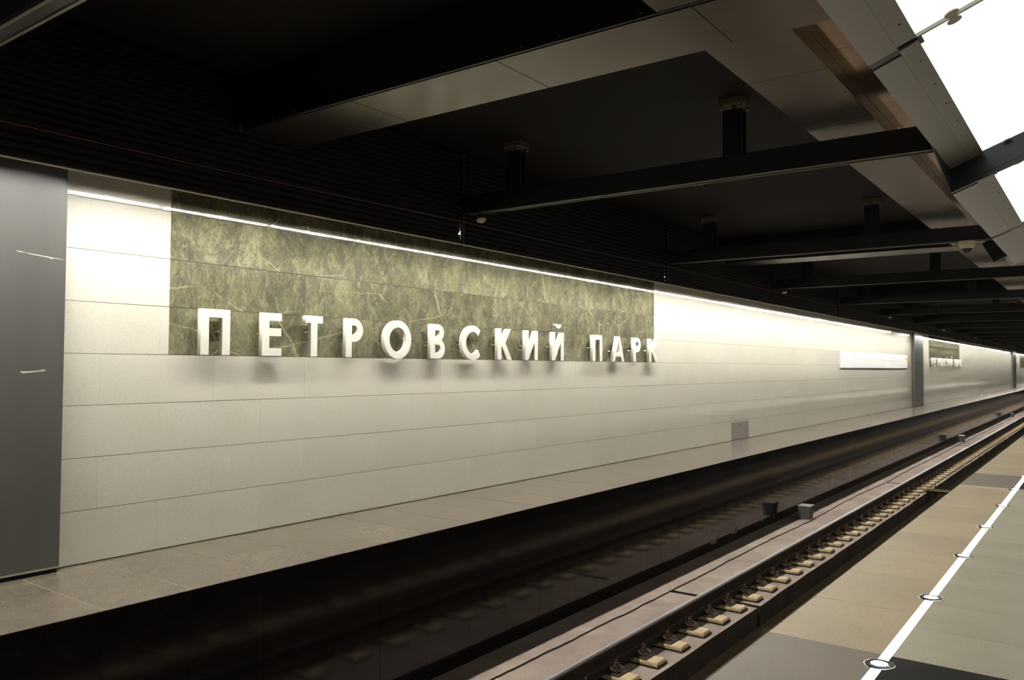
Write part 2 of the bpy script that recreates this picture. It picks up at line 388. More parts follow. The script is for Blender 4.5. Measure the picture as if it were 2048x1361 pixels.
for y0, y1 in zip(JY, JY[1:]):
    ya, yb = max(y0, -5), min(y1-.10, YEND)
    if yb > ya:
        for x0, x1, jx in ((-4.62, -3.42, 1), (-2.68, -1.66, 0)):
            bb = MB(); n = max(2, int((yb-ya)/.45)); xs = []
            for i in range(n+1): xs.append(x1+rr.uniform(-.010, .010))
            for i in range(n):
                s0, s1 = ya+(yb-ya)*i/n, ya+(yb-ya)*(i+1)/n; q = len(bb.v)
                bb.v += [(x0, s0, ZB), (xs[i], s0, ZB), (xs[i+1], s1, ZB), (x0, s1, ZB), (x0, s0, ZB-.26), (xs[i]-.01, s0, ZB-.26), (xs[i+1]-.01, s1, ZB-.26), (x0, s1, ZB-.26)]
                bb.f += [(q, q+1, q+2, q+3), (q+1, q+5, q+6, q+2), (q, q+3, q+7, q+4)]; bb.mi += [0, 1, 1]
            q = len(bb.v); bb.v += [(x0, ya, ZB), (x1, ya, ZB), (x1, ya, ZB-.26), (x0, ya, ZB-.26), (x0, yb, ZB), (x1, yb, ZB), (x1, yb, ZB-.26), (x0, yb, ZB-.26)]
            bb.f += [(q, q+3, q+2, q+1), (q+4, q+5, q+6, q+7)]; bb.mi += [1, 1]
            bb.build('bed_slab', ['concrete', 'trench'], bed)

# ---- platform
plat = MB().box(-1.52, 2*C+1.52, -5, YEND, -3.5, H-.07).box(-1.50, 2*C+1.55, -5, YEND, H-.07, H-.032)
plat = plat.build('floor', 'slatback'); tag(plat, kind='structure')
BANDS = [(3.17, 4.675), (12.1, 13.55), (21.1, 22.6), (30.1, 31.6), (39.1, 40.6), (48.1, 49.6), (57.1, 58.6), (66.1, 67.6), (75.1, 76.6), (84.1, 85.6), (93.1, 94.6), (102.1, 103.6), (-5.9, -4.3)]
farfl = {k: MB() for k in ('tan', 'greenish', 'greyband', 'blackband')}
def floor_run(x0, x1, step, off, light, dark, near):
    for a, b_ in spans(-5, YEND, off, step, BANDS):
        mid = (a+b_)/2; dk = any(p < mid < q for p, q in BANDS)
        mn = dark if dk else light
        if .5 < mid < near: flat_slab(x0, x1, a, b_-.0022, H, .03, mn, plat, 'floor_slab')
        else: farfl[mn].box(x0, x1, a, b_-.0022, H-.03, H)
floor_run(-1.596, -.994, .9, 4.675, 'tan', 'greyband', 40)
floor_run(-.944, -.346, .6, 4.675, 'greenish', 'blackband', 40)
floor_run(-.344, .254, .6, 4.975, 'greenish', 'blackband', 40)
floor_run(.256, 1.5, 1.2, 4.675, 'greenish', 'blackband', 0)
farfl['greenish'].box(1.5, 2*C+1.0, -5, YEND, H-.03, H); farfl['tan'].box(2*C+1.0, 2*C+1.596, -5, YEND, H-.03, H)
for k, q in farfl.items(): tag(q.build('distant_floor_slabs', k, plat), kind='stuff')
B('platform_nosing', 'trench', -1.585, -1.50, -5, YEND, H-.11, H-.031, parent=plat)

# ================================================================== RAILS, SLEEPERS
def rail_prof(xc):
    h = [(-.075, 0), (-.075, .010), (-.022, .030), (-.009, .045), (-.009, .13), (-.036, .143), (-.037, .168), (-.030, .18)]
    pts = [(xc+x, -2.80+z) for x, z in h] + [(xc-x, -2.80+z) for x, z in reversed(h)]
    return list(reversed(pts))
def make_rail(xc, label):
    t = thing('rail', (0, 0, 0), label, 'rail')
    MB().prism_y(rail_prof(xc), -5, YEND).build('rail_body', 'rail', t)
    B('running_surface', 'railtop', xc-.030, xc+.000, -5, YEND, -2.6215, -2.6185, parent=t)
    return t
RX1, RX2 = -3.808, -2.292
make_rail(RX1, 'shiny-topped steel rail running the length of the lit concrete bed')
make_rail(RX2, 'steel rail beside the platform, seen mirrored in the black granite face')
def pad_mesh(mb_, x0, x1, y0, y1, z0, z1, c=.012, mi=0):
    mb_.hexa([(x0, y0, z0), (x1, y0, z0), (x1, y1, z0), (x0, y1, z0), (x0, y0, z1-c), (x1, y0, z1-c), (x1, y1, z1-c), (x0, y1, z1-c)], mi)
    mb_.hexa([(x0, y0, z1-c), (x1, y0, z1-c), (x1, y1, z1-c), (x0, y1, z1-c), (x0+c, y0+c, z1), (x1-c, y0+c, z1), (x1-c, y1-c, z1), (x0+c, y1-c, z1)], mi)
def fastening(mb_, sx, mi=(0, 1)):
    """square anchor, nut and bent spring clip on one side of the rail foot"""
    x = sx*.122
    mb_.box(x-.024, x+.024, -.022, .022, 0, .058, mi[0])
    mb_.cyl((x, 0, .058), .023, .026, n=6, mi=mi[0]); mb_.cyl((x, 0, .084), .011, .022, n=6, mi=mi[0])
    for sy in (-1, 1):
        pts = [(x-sx*.045, sy*.02, .045), (x-sx*.03, sy*.055, .05), (x, sy*.076, .038), (x+sx*.036, sy*.068, .026), (x+sx*.045, sy*.038, .024), (x+sx*.03, sy*.014, .034)]
        mb_.tube(pts, .0085, 5, mi[1])
def make_sleeper(loc, label, group):
    t = thing('sleeper_block', loc, label, 'sleeper', group)
    q = MB(); q.box(-.335, .322, -.108, .108, -.015, .016); q.build('rubber_boot', 'rubber', t)
    q = MB(); pad_mesh(q, -.328, .314, -.100, .100, .016, .052); q.build('sleeper_top', 'wood', t)
    q = MB(); q.box(-.19, .19, -.088, .088, .052, .066); q.build('base_plate', 'plate', t)
    for sx in (1, -1):
        q = MB(); fastening(q, sx, (0, 0)); o = q.build('spring_clip', 'clip', t); o.location = (0, 0, .064)
        q = MB(); x = sx*.122; q.box(x-.026, x+.026, -.024, .024, .002, .058); q.cyl((x, 0, .058), .0235, .028, n=6); q.cyl((x, 0, .086), .012, .024, n=6)
        o = q.build('anchor_bolt', 'rust', t); o.location = (0, 0, .064)
    return t
SG = 'sleeper blocks under the lit rail'
Y0S = 7.19-.5435*6
first = None
fq = MB(); fq.box(-.335, .322, -.108, .108, -.015, .016, 1); pad_mesh(fq, -.328, .314, -.100, .100, .016, .052, mi=0)
fq.box(-.19, .19, -.088, .088, .052, .066, 2); fastening(fq, 1, (3, 3)); fastening(fq, -1, (3, 3)); far_me = fq.mesh('sleeper_block', ['wood', 'rubber', 'plate', 'rust'])
k = 0; y = Y0S
for k in range(198):
    y = Y0S+.5435*k
    if y > YEND-1: break
    n = k-4                       # the fifth block built is the lowest one inside the frame
    if n <= 0: lab = 'cream-topped sleeper block cut by the bottom edge of the picture'
    elif n <= 60: lab = 'cream-topped sleeper block with rusty clip, %s up from the bottom edge' % ordn(n)
    else: lab = 'tiny distant sleeper block under the lit rail'
    if k < 42:
        if first is None: first = make_sleeper((RX1, y, ZB), lab, SG); o = first
        else: o = copy_tree(first); o.location = (RX1, y, ZB)
    else:
        o = link('sleeper_block', far_me, None, (RX1, y, ZB)); tag(o, cat='sleeper', group=SG)
    o['label'] = lab
for k in range(100):
    y = Y0S+.5435*k
    o = link('sleeper_block', far_me, None, (RX2, y, ZB))
    tag(o, 'sleeper block under the platform-side rail, mirrored dimly in the black granite', 'sleeper', 'sleeper blocks under the platform-side rail')
# small boxes on the outer strip
lbl = {15.75: 'small grey metal box on the track ledge, largest and nearest', 36.0: 'small grey box beside the track, second from the camera', 56.5: 'small grey box beside the track, third from the camera', 77: 'faintest grey box beside the track, farthest away'}
for yb, lb in lbl.items():
    t = thing('trackside_box', (-4.66, yb, ZB+.02), lb, 'box', 'grey boxes along the track')
    q = MB(); s = .11
    q.hexa([(-.09, -.11, 0), (.09, -.11, 0), (.09, .11, 0), (-.09, .11, 0), (-.115, -.13, .235), (.115, -.13, .235), (.115, .13, .235), (-.115, .13, .235)]); q.build('body', 'box', t)
    q = MB(); q.box(-.122, .122, -.138, .138, .235, .25); q.build('lid', 'hatch', t)
t = thing('cable_bridge', (-3.1, Y0S+.5435*31.5, ZB), 'olive-edged cable cover lying across the track channel', 'cover')
B('cover_plate', 'plate', -.37, .46, -.15, .15, .004, .03, parent=t)
for sy in (-1, 1): B('edge_bar', 'olive', -.37, .46, sy*.13-.02, sy*.13+.02, .002, .055, parent=t)

# ================================================================== PILASTERS
def pilaster(y0, y1, label):
    t = thing('pilaster', (-6.25, (y0+y1)/2, H), label, 'pilaster', 'blue-grey metal pilasters on the track wall')
    hy = (y1-y0)/2
    B('metal_casing', 'metal_col', -.04, .05, -hy, hy, .045, 3.1, parent=t)
    B('plinth', 'slatback', -.04, .038, -hy+.01, hy-.01, 0, .032, parent=t)
    B('base_profile', 'alu', -.04, .052, -hy, hy, .032, .045, parent=t)
    return t
t = pilaster(.9, 2.84, 'wide blue-grey metal pilaster filling the left edge of the picture')
def scratch(pts, wd, parent):
    b = MB(); n = len(pts)
    for i, (y, z, k) in enumerate(pts): b.v += [(-6.1985, y, z-wd*k), (-6.1985, y, z+wd*k)]
    for i in range(n-1): b.f.append((2*i, 2*i+2, 2*i+3, 2*i+1)); b.mi.append(0)
    # give it a little body
    b.v += [(x-.002, y, z) for x, y, z in list(b.v)]
    for i in range(n-1):
        b.f.append((2*n+2*i, 2*n+2*i+1, 2*n+2*i+3, 2*n+2*i+2)); b.mi.append(0)
    o = b.build('scratch', 'scratch', None); o.parent = parent; o.matrix_parent_inverse = Matrix.Translation(-parent.location); return o
scratch([(2.50, .80, .6), (2.53, .797, 1), (2.56, .793, .3)], .0035, t)
scratch([(2.565, .792, .3), (2.60, .788, 1), (2.66, .783, 1), (2.72, .778, 1.2), (2.735, .773, 2.2), (2.75, .776, .8), (2.83, .770, .3)], .0028, t)
scratch([(2.545, -.052, .5), (2.56, -.06, 2), (2.60, -.058, 1.6), (2.66, -.052, 1.2), (2.70, -.046, 1.8), (2.715, -.044, .6)], .0035, t)
pilaster(35.42, 37.3, 'slim-looking blue-grey metal pilaster right of the white line map')
pilaster(76.6, 79.4, 'far thin pilaster near the right edge of the picture')

# ================================================================== COVE: slatted screens, lamps, edge profile
XS = -5.2; ZT = 1.222
M['lip_light'] = mat('pale_edge_profile', (.62, .55, .43), .5)
B('trim_cove', 'lip_light', XS-.022, XS+.002, -5, YEND, ZT-.004, ZT+.003)
tag(bpy.data.objects['trim_cove'], kind='structure')
BY = [6.2+4.68*i for i in range(-2, 23)]
slat_me = {}
NS = 18; pit = (2.155-ZT-.03)/NS
for i in range(-1, 24):
    y0 = BY[0]+4.68*(i)-.0 if False else 6.2+4.68*(i-2); y1 = y0+4.68
    y0 = max(y0, -5); y1 = min(y1, YEND)
    if y1 <= y0: continue
    nm = {1: 'black slatted screen above the left pilaster', 2: 'black slatted screen over the green stone, left of the nearest beam', 3: 'black slatted screen between the first and second hanging beams', 4: 'black slatted screen between the second and third hanging beams'}
    t = thing('slat_screen', (XS, y0, ZT), nm.get(i, 'dim black slatted screen above the track wall, %s bay from the left' % ordn(max(i, 0)+1)), 'screen', 'slatted screens above the track wall')
    L = y1-y0
    B('backing', 'slatback', -.045, -.03, .022, L-.022, .012, .93, parent=t)
    key = round(L, 3)
    for s in range(NS):
        g = (.032 if i < 3 else .055) if 1 <= s <= 3 else .012
        prof = lambda z: [(-.022, z), (0, z+.006), (0, z+pit*.62), (-.022, z+pit*.70)]
        z = .008+s*pit
        kk = (key, g)
        if kk not in slat_me:
            slat_me[kk] = MB().prism_y(prof(0), g, L-g).mesh('slat', 'slat')
        if i in (1, 2, 3): link('slat', slat_me[kk], t, (0, 0, z))
    if i not in (1, 2, 3):
        q = MB()
        for s in range(NS):
            g = (.032 if i < 3 else .055) if 1 <= s <= 3 else .012; z = .008+s*pit
            q.prism_y([(-.022, z), (0, z+.006), (0, z+pit*.62), (-.022, z+pit*.70)], g, L-g)
        tag(q.build('slats', 'slat', t), kind='stuff')
    q = MB(); q.box(.001, .018, -.018, .018, -.0, .93)
    q.build('upright', 'beam', t)
# lamps behind the screen
tb = MB().box(-.035, .035, .02, 1.15, -.004, 0).mesh('tube', 'tube')
cb_ = MB().box(-.030, .030, .445, .725, -.0055, -.004).mesh('bright_module', 'core')
hb = MB().box(-.055, .055, 0, 1.17, .001, .05).box(-.058, -.053, 0, 1.17, -.014, .05).mesh('housing', 'alu')
k = 0; y = -4.25
while y < YEND-1.3:
    if not any(a-.45 < y+.6 < b_+.45 for a, b_ in ((.9, 2.84), (35.4, 37.3), (76.6, 79.4))) or y < 3:
        o = thing('cove_lamp', (-5.622, y, 1.452), 'hidden linear lamp above the track wall, seen as a bright line mirrored in the stone', 'lamp', 'linear lamps in the cove')
        link('tube', tb, o); link('bright_module', cb_, o); link('housing', hb, o)
    y += 1.185
o = thing('cove_lamp', (2*C+5.622, -4, 1.452), 'long linear lamp over the opposite track wall', 'lamp')
B('tube', 'tube', -.035, .035, 0, YEND+2, -.004, 0, parent=o); B('housing', 'alu', -.045, .045, 0, YEND+2, .001, .05, parent=o)
tag(MB().box(2*C+5.2, 2*C+5.25, -5, YEND, ZT, 2.2).build('wall_screen_right', 'slat'), kind='structure')
# orange cable slung along the slats
cu = MB(); pts = []
for i in range(120):
    y = .5+i*.93; pts.append((XS+.06, y, 1.40+.07*min(1, y/12)-.012*sin(pi*((y-6.2) % 4.68)/4.68)))
tag(cu.tube(pts, .004, 5).build('cable', 'cable'), 'thin orange cable slung along the black slatted screens', 'cable')

# ================================================================== HANGING BEAMS
def make_beam(y, label, group):
    t = thing('cross_beam', (0, y, 1.525), label, 'beam', group)
    B('web', 'beam', -5.17, -.97, .042, .058, .010, .165, parent=t)
    B('face_plate', 'beam', -5.17, -.97, -.004, .010, .012, .166, parent=t)
    B('top_flange', 'beam', -5.17, -.97, 0, .10, .163, .175, parent=t)
    B('bottom_flange', 'beam', -5.17, -.97, 0, .10, .0, .012, parent=t)
    for ye in (0.0, .084): B('bottom_lip', 'lip', -5.17, -.97, ye, ye+.016, -.006, -.0005, parent=t)
    for xh in (-4.567, -2.395):
        hg = MB().box(xh-.08, xh+.08, 0, .014, .175, .545).box(xh-.08, xh+.08, .086, .10, .175, .545).box(xh-.006, xh+.006, .014, .086, .175, .545).build('hanger', 'beam', t)
        B('bracket', 'plate', xh-.10, xh+.10, -.03, .13, .585, .632, parent=hg)
        q = MB()
        for dx in (-.08, .08):
            for dy in (-.015, .115): q.cyl((xh+dx, dy, .548), .012, .04, n=8); 
        q.cyl((xh, .05, .545), .022, .045, n=10)
        q.build('bolts', 'bolt', hg)
    for xb in (-1.62, -1.18): MB().cyl((xb, .03, .175), .010, .018, n=8).build('bolt', 'bolt', t)
    return t
proto = make_beam(6.2-4.68, 'black hanging cross beam, only a piece in the upper left corner', 'black cross beams hung from the ceiling')
for i in range(1, 23):
    o = copy_tree(proto); o.location = (0, 6.2+4.68*(i-1)+(.02 if i > 1 else 0), 1.525)
    if i <= 8: o['label'] = 'black steel cross beam on two hangers, %s from the camera' % ({1: 'nearest complete one'}.get(i, ordn(i)))
    else: o['label'] = 'faint far black cross beam merging into the dark ceiling'
# detectors under every second beam
for i, n in ((0, 'nearest'), (2, 'second'), (4, 'third'), (6, 'fourth'), (8, 'fifth')):
    t = thing('smoke_detector', (-5.0, 6.2+4.68*i+.05, 1.525), 'small cream detector under a beam end, %s to the camera' % n, 'detector', 'cream detectors at the beam ends')
    MB().revolve((0, 0, -.10), [(0, 0), (.02, .002), (.042, .014), (.052, .034), (.05, .05), (.02, .056), (0, .056)], 16).build('detector_head', 'cream', t, smooth=True)
    B('bracket', 'beam', -.012, .012, -.012, .012, -.045, -.004, parent=t)
# dome cameras and a black horn speaker
def dome(x, y, lab):
    t = thing('dome_camera', (x, y, 1.519), lab, 'camera', 'dome cameras under the beams')
    MB().revolve((0, 0, 0), [(0, 0), (.088, 0), (.09, -.005), (.088, -.05), (.066, -.082), (.058, -.086), (.0, -.086)], 24).build('camera_body', 'cream', t, smooth=False)
    MB().revolve((0, 0, -.086), [(.056*cos(a), -.058*sin(a)) for a in [i*pi/2/8 for i in range(9)]], 24).build('dome', 'dome', t, smooth=True)
    B('mount', 'plate', .05, .075, -.02, .02, .001, .012, parent=t)
dome(-1.335, 10.93, 'cream dome camera hanging under the second beam, near the ceiling light')
dome(-1.2, 20.3, 'far cream dome camera cut by the right edge of the picture')
t = thing('wall_speaker', (-1.07, 11.15, 1.42), 'black box speaker tilted under the metal ceiling trim, right of the dome camera', 'speaker')
q = MB().box(-.075, .075, -.06, .06, -.13, .13); bx = q.build('speaker_box', 'speaker', t); bx.rotation_euler = (0, radians(-28), 0)
q = MB().tube([(.04, .0, .10), (.09, 0, .12), (.12, 0, .09), (.14, 0, .12)], .009, 6); q.build('bracket', 'bolt', t)

# ================================================================== CEILING DUCTS
ZD = 1.749
def cross_duct(y, label):
    t = thing('ceiling_duct', (0, y, ZD), label, 'duct', 'cross ducts under the ceiling')
    B('duct_body', 'side', -5.18, -.40, .015, .55, .012, .409, parent=t)
    xs = [-5.18, -4.003, -2.794, -1.60, -.40]
    for a, b_ in zip(xs, xs[1:]):
        B('soffit_panel', 'panel', a+.003, b_-.003, .012, .556, 0, .011, parent=t)
        B('side_panel', 'side', a+.002, b_-.002, .004, .0145, .014, .405, parent=t)
    B('edge_profile', 'side', -5.18, -.42, -.014, .004, .004, .022, parent=t)
    sc = MB()
    for i in range(18): sc.cyl((-5.05+i*.245, -.0145, .03), .0045, .006, 'y', 6)
    tag(sc.build('screws', 'bolt', t), kind='stuff')
    B('end_tab', 'alu', -5.185, -5.175, -.02, .002, .0, .04, parent=t)
    return t
cd = cross_duct(3.613, 'big dark cross duct with satin bronze underside, nearest the camera')
names = {1: 'second bronze-bottomed cross duct, between second and third beams'}
for i in range(-1, 12):
    if i == 0: continue
    o = copy_tree(cd); o.location = (0, 3.613+9.37*i, ZD)
    o['label'] = names.get(i, 'distant cross duct hidden among the far black beams' if i > 0 else 'cross duct behind the camera')
def long_duct(y0, label):
    t = thing('ceiling_duct', (0, y0+.006, ZD+.006), label, 'duct', 'lengthwise ducts beside the ceiling lights')
    L = 9.37-.56
    B('duct_body', 'side', -1.765, -1.31, 0, L, .012, .41, parent=t)
    ys = [0] + [.675+1.193*i for i in range(7)] + [L]
    for a, b_ in zip(ys, ys[1:]):
        B('soffit_panel', 'panel', -1.77, -1.305, a+.003, b_-.003, 0, .011, parent=t)
        B('side_panel', 'bronze', -1.308, -1.298, a+.002, b_-.002, .002, .098, parent=t)
        B('upper_soffit', 'bronze', -1.296, -.42, a+.002, b_-.002, .098, .108, parent=t)
    return t
ld = long_duct(4.17, 'bronze lengthwise duct left of the glowing ceiling, nearest bay')
for i in range(-1, 12):
    if i == 0: continue
    o = copy_tree(ld); o.location = (0, 4.176+9.37*i, ZD+.006)
    o['label'] = 'bronze lengthwise duct beyond the second cross duct' if i == 1 else ('distant lengthwise duct beside the ceiling lights' if i > 1 else 'lengthwise duct behind the camera')

# ================================================================== LIT CEILING VAULT
T = .39; LB = 2.65
cosT, sinT = 1/math.sqrt(1+T*T), T/math.sqrt(1+T*T)
def make_bay(low, label, group):
    """local x runs up the slope from the outer metal edge, y along the station"""
    t = thing('ceiling_light', (-.96, 0, 1.54 if not low else 1.361), label, 'light', group)
    t.rotation_euler = (0, -math.atan(T), 0)
    wt = (.227 if not low else .286)/cosT
    L = LB-.10
    ws = wt*.60
    B('trim_panel', 'trim', 0, ws, .10, .10+L, 0, .006, parent=t)
    B('trim_strip', 'trim', ws+.002, wt, .02, .06+L, -.006, .004, parent=t)
    for i in range(6):
        MB().cyl((wt-.035, .28+i*.42, -.0085), .007, .003, n=8).build('screw', 'frame', t)
    B('frame_bar', 'frame', 0, wt+.02, .0, .10, .006, .03, parent=t)
    B('frame_bar', 'frame', 0, 2.55, -.01, .02, .03, .08, parent=t)
    B('outer_frame', 'frame', .0, .012, .0, LB, .006, .16, parent=t)
    B('opal_panel', 'opal', wt-.01, 2.55, .012, LB-.012, .022, .030, parent=t)
    if not low: B('glass_edge', 'edge', wt, 2.55, -.009, .009, .006, .024, parent=t)
    for dy in (-.045, .045):
        MB().cyl((wt+.17, dy if dy > 0 else LB+dy, .004), .034, .006, n=20).build('standoff', 'disc', t)
    return t
hi = make_bay(False, '', 'lit opal glass ceiling bays over the platform'); lo = make_bay(True, '', 'lit opal glass ceiling bays over the platform')
uh = ul = False
low_ids = {2, 3, 6, 7, 10, 11, 14, 15, 18, 19, 22, 23, 26, 27, 30, 31, 34, 35, 38, 39}
ZHI, ZLO = 1.54, 1.361
LABS = {0: 'glowing ceiling bay in the top right corner', 1: 'large glowing opal glass ceiling bay, upper right', 2: 'lower-set glowing ceiling bay just past the black baffle', 3: 'glowing ceiling bay by the speaker, at the right edge'}
for i in range(-3, 40):
    y = 1.70+LB*i; low = i in low_ids
    src = lo if low else hi
    if low and not ul: o = src; ul = True
    elif not low and not uh: o = src; uh = True
    else: o = copy_tree(src)
    o.location = (-.96, y, ZLO if low else ZHI)
    o['label'] = LABS.get(i, 'glowing ceiling bay above and behind the camera' if i < 0 else 'distant lit ceiling bay beyond the right edge')
# black baffles where the vault steps down, with a gusset back to the beam
for i, (yb, lab) in enumerate(((7.0, 'black baffle hanging across the glowing ceiling, upper right'), (17.6, 'distant black baffle across the glowing ceiling'), (28.2, 'farthest black baffle across the glowing ceiling'))):
    t = thing('hanging_baffle', (-.96, yb, 1.54), lab, 'baffle', 'black baffles across the lit ceiling')
    t.rotation_euler = (0, -math.atan(T), 0)
    h = .179*cosT; s = .179*sinT
    q = MB(); q.hexa([(-s, -.006, -h), (2.55, -.006, -h), (2.55, .012, -h), (-s, .012, -h), (0, -.006, .03), (2.55, -.006, .03), (2.55, .012, .03), (0, .012, .03)]); q.build('blade_plate', 'frame', t)
    q = MB(); q.v = [(-.004, -.8, 0), (-.004, 0, -h), (-.004, 0, .01), (.004, -.8, 0), (.004, 0, -h), (.004, 0, .01)]
    q.v = [(x-(s if z < -.01 else 0), y_, z) for x, y_, z in q.v]
    q.f = [(0, 1, 2), (5, 4, 3), (0, 3, 4, 1), (1, 4, 5, 2), (2, 5, 3, 0)]; q.mi = [0]*5; q.build('gusset', 'frame', t)
    B('bottom_edge', 'frame', -s, 2.55, -.012, .018, -h-.006, -h, parent=t)
# ridge and mirrored slope of the vault over the far half of the platform
for i in range(-3, 40):
    y = 1.70+LB*i
    o = link('ceiling_light', None, None, (2*C+.96, y, 1.54)); o.rotation_euler = (0, 0, 0)
    tag(o, 'lit ceiling bay over the far half of the platform, out of frame', 'light', 'lit bays on the far half of the vault')
    q = MB(); q.hexa([(-2.6, .012, 1.02), (-.26, .012, .10), (-.26, LB-.012, .10), (-2.6, LB-.012, 1.02), (-2.6, .012, 1.03), (-.26, .012, .11), (-.26, LB-.012, .11), (-2.6, LB-.012, 1.03)])
    if i == -3: M['opal_far'] = mat('lit_opal_glass_far', (.8, .8, .8), .3, 0, .5, (1, .99, .94), VAULT_FAR_E); opm = q.mesh('opal_panel', 'opal_far')
    link('opal_panel', opm, o)

# ================================================================== STATION NAME
S_ = .076; A_ = .068; HH = .392
def arc(cx, cy, rx, ry, a0, a1, n=20): return [(cx+rx*cos(radians(a0+(a1-a0)*i/n)), cy+ry*sin(radians(a0+(a1-a0)*i/n))) for i in range(n+1)]
def glyph(c, w_):
    s, a, h = S_, A_, HH
    if c == 'П': return [[(0,0),(s,0),(s,h-a),(w_-s,h-a),(w_-s,0),(w_,0),(w_,h),(0,h)]]
    if c == 'Е': m0 = h*.47; return [[(0,0),(w_,0),(w_,a),(s,a),(s,m0),(w_*.98,m0),(w_*.98,m0+a),(s,m0+a),(s,h-a),(w_,h-a),(w_,h),(0,h)]]
    if c == 'Т': l = (w_-s)/2; return [[(l,0),(l+s,0),(l+s,h-a),(w_,h-a),(w_,h),(0,h),(0,h-a),(l,h-a)]]
    if c == 'Р':
        r = h*.30; cy = h-r
        return [[(0,0),(s,0),(s,h-2*r)]+arc(w_-r, cy, r, r, -90, 90)+[(0,h)], [(s,h-2*r+a)]+[(s,h-a)]+list(reversed(arc(w_-r, cy, r-a*1.05, r-a, -90, 90)))]
    if c == 'О': return [arc(w_/2, h/2, w_/2, h/2+.012, 0, 360, 44)[:-1], list(reversed(arc(w_/2, h/2, w_/2-s, h/2-a+.006, 0, 360, 44)[:-1]))]
    if c == 'В':
        r1, r2 = h*.28, h*.235; y2 = 2*r1-a*.0; r2 = (h-2*r1+a*.35)/2
        out = [(0,0)]+arc(w_-r1, r1, r1, r1, -90, 62)+arc(w_-r2-.02, h-r2, r2, r2, -52, 90)+[(0,h)]
        return [out, [(s,a),(s,2*r1-a*.85)]+list(reversed(arc(w_-r1, r1, r1-s*.95, r1-a, -90, 90)))[0:0]+list(reversed(arc(w_-r1, r1, r1-s*.9, r1-a*.95, -90, 78))),
                [(s,2*r1+a*.1),(s,h-a)]+list(reversed(arc(w_-r2-.02, h-r2, r2-s*.9, r2-a*.95, -80, 90)))]
    if c == 'С':
        R_ = w_/2+.012
        return [arc(R_, h/2, R_, h/2+.012, 47, 313, 36)+list(reversed(arc(R_, h/2, R_-s, h/2-a+.006, 40, 320, 36)))]
    if c == 'К': return [[(0,0),(s,0),(s,h*.42),(s+.012,h*.44),(w_-s*1.15,0),(w_+.012,0),(s+.085,h*.54),(w_,h),(w_-s*1.2,h),(s,h*.60),(s,h),(0,h)]]
    if c in 'ИЙ':
        o = [[(0,0),(s*.9,0),(w_-s,h*.62),(w_-s,0),(w_,0),(w_,h),(w_-s*.9,h),(s,h*.38),(s,h),(0,h)]]
        return o
    if c == 'А':
        t0 = w_*.5; tw = .052
        return [[(0,0),(s*1.02,0),(s*1.02+.030,h*.20),(w_-s*1.02-.030,h*.20),(w_-s*1.02,0),(w_,0),(t0+tw,h),(t0-tw,h)], [(s*1.02+.052,h*.36),(t0,h*.80),(w_-s*1.02-.052,h*.36)]]
def curve_mesh(loops, th, name):
    cu = bpy.data.curves.new(name, 'CURVE'); cu.dimensions = '2D'; cu.fill_mode = 'BOTH'; cu.extrude = th/2; cu.bevel_depth = .0018; cu.bevel_resolution = 1
    for lp in loops:
        sp = cu.splines.new('POLY'); sp.points.add(len(lp)-1); sp.use_cyclic_u = True
        for p, (x, y) in zip(sp.points, lp): p.co = (x, y, 0, 1)
    o = bpy.data.objects.new('tmp', cu); COL.objects.link(o)
    dg = bpy.context.evaluated_depsgraph_get(); me = bpy.data.meshes.new_from_object(o.evaluated_get(dg))
    bpy.data.objects.remove(o); me.materials.clear(); me.materials.append(M['white_letter'])
    return me
ROTL = Matrix(((0, 0, 1, 0), (1, 0, 0, 0), (0, 1, 0, 0), (0, 0, 0, 1)))
LET = [('П', 3.949, 4.232), ('Е', 4.568, 4.781), ('Т', 5.061, 5.27), ('Р', 5.574, 5.802), ('О', 6.109, 6.521), ('В', 6.839, 7.086), ('С', 7.394, 7.782), ('К', 8.095, 8.379),
       ('И', 8.692, 8.984), ('Й', 9.333, 9.63), ('П', 10.427, 10.711), ('А', 11.024, 11.406), ('Р', 11.72, 11.966), ('К', 12.279, 12.60)]
LW = ['first letter of the near station name, at the far left of the green stone', 'letter E, second in the near station name', 'letter T, third in the near station name', 'letter R shape, fourth in the near station name',
      'round letter O in the near station name', 'letter with two bowls, sixth in the near station name', 'open round letter C in the near station name', 'letter K before the middle of the near station name',
      'slanted-bar letter without a mark above it, near name', 'slanted-bar letter with a curved mark floating above it, near name', 'square-arched letter starting the second word, near name',
      'letter A in the near station name', 'letter R shape in the second word of the near name', 'last letter of the near name, over the green stone edge']
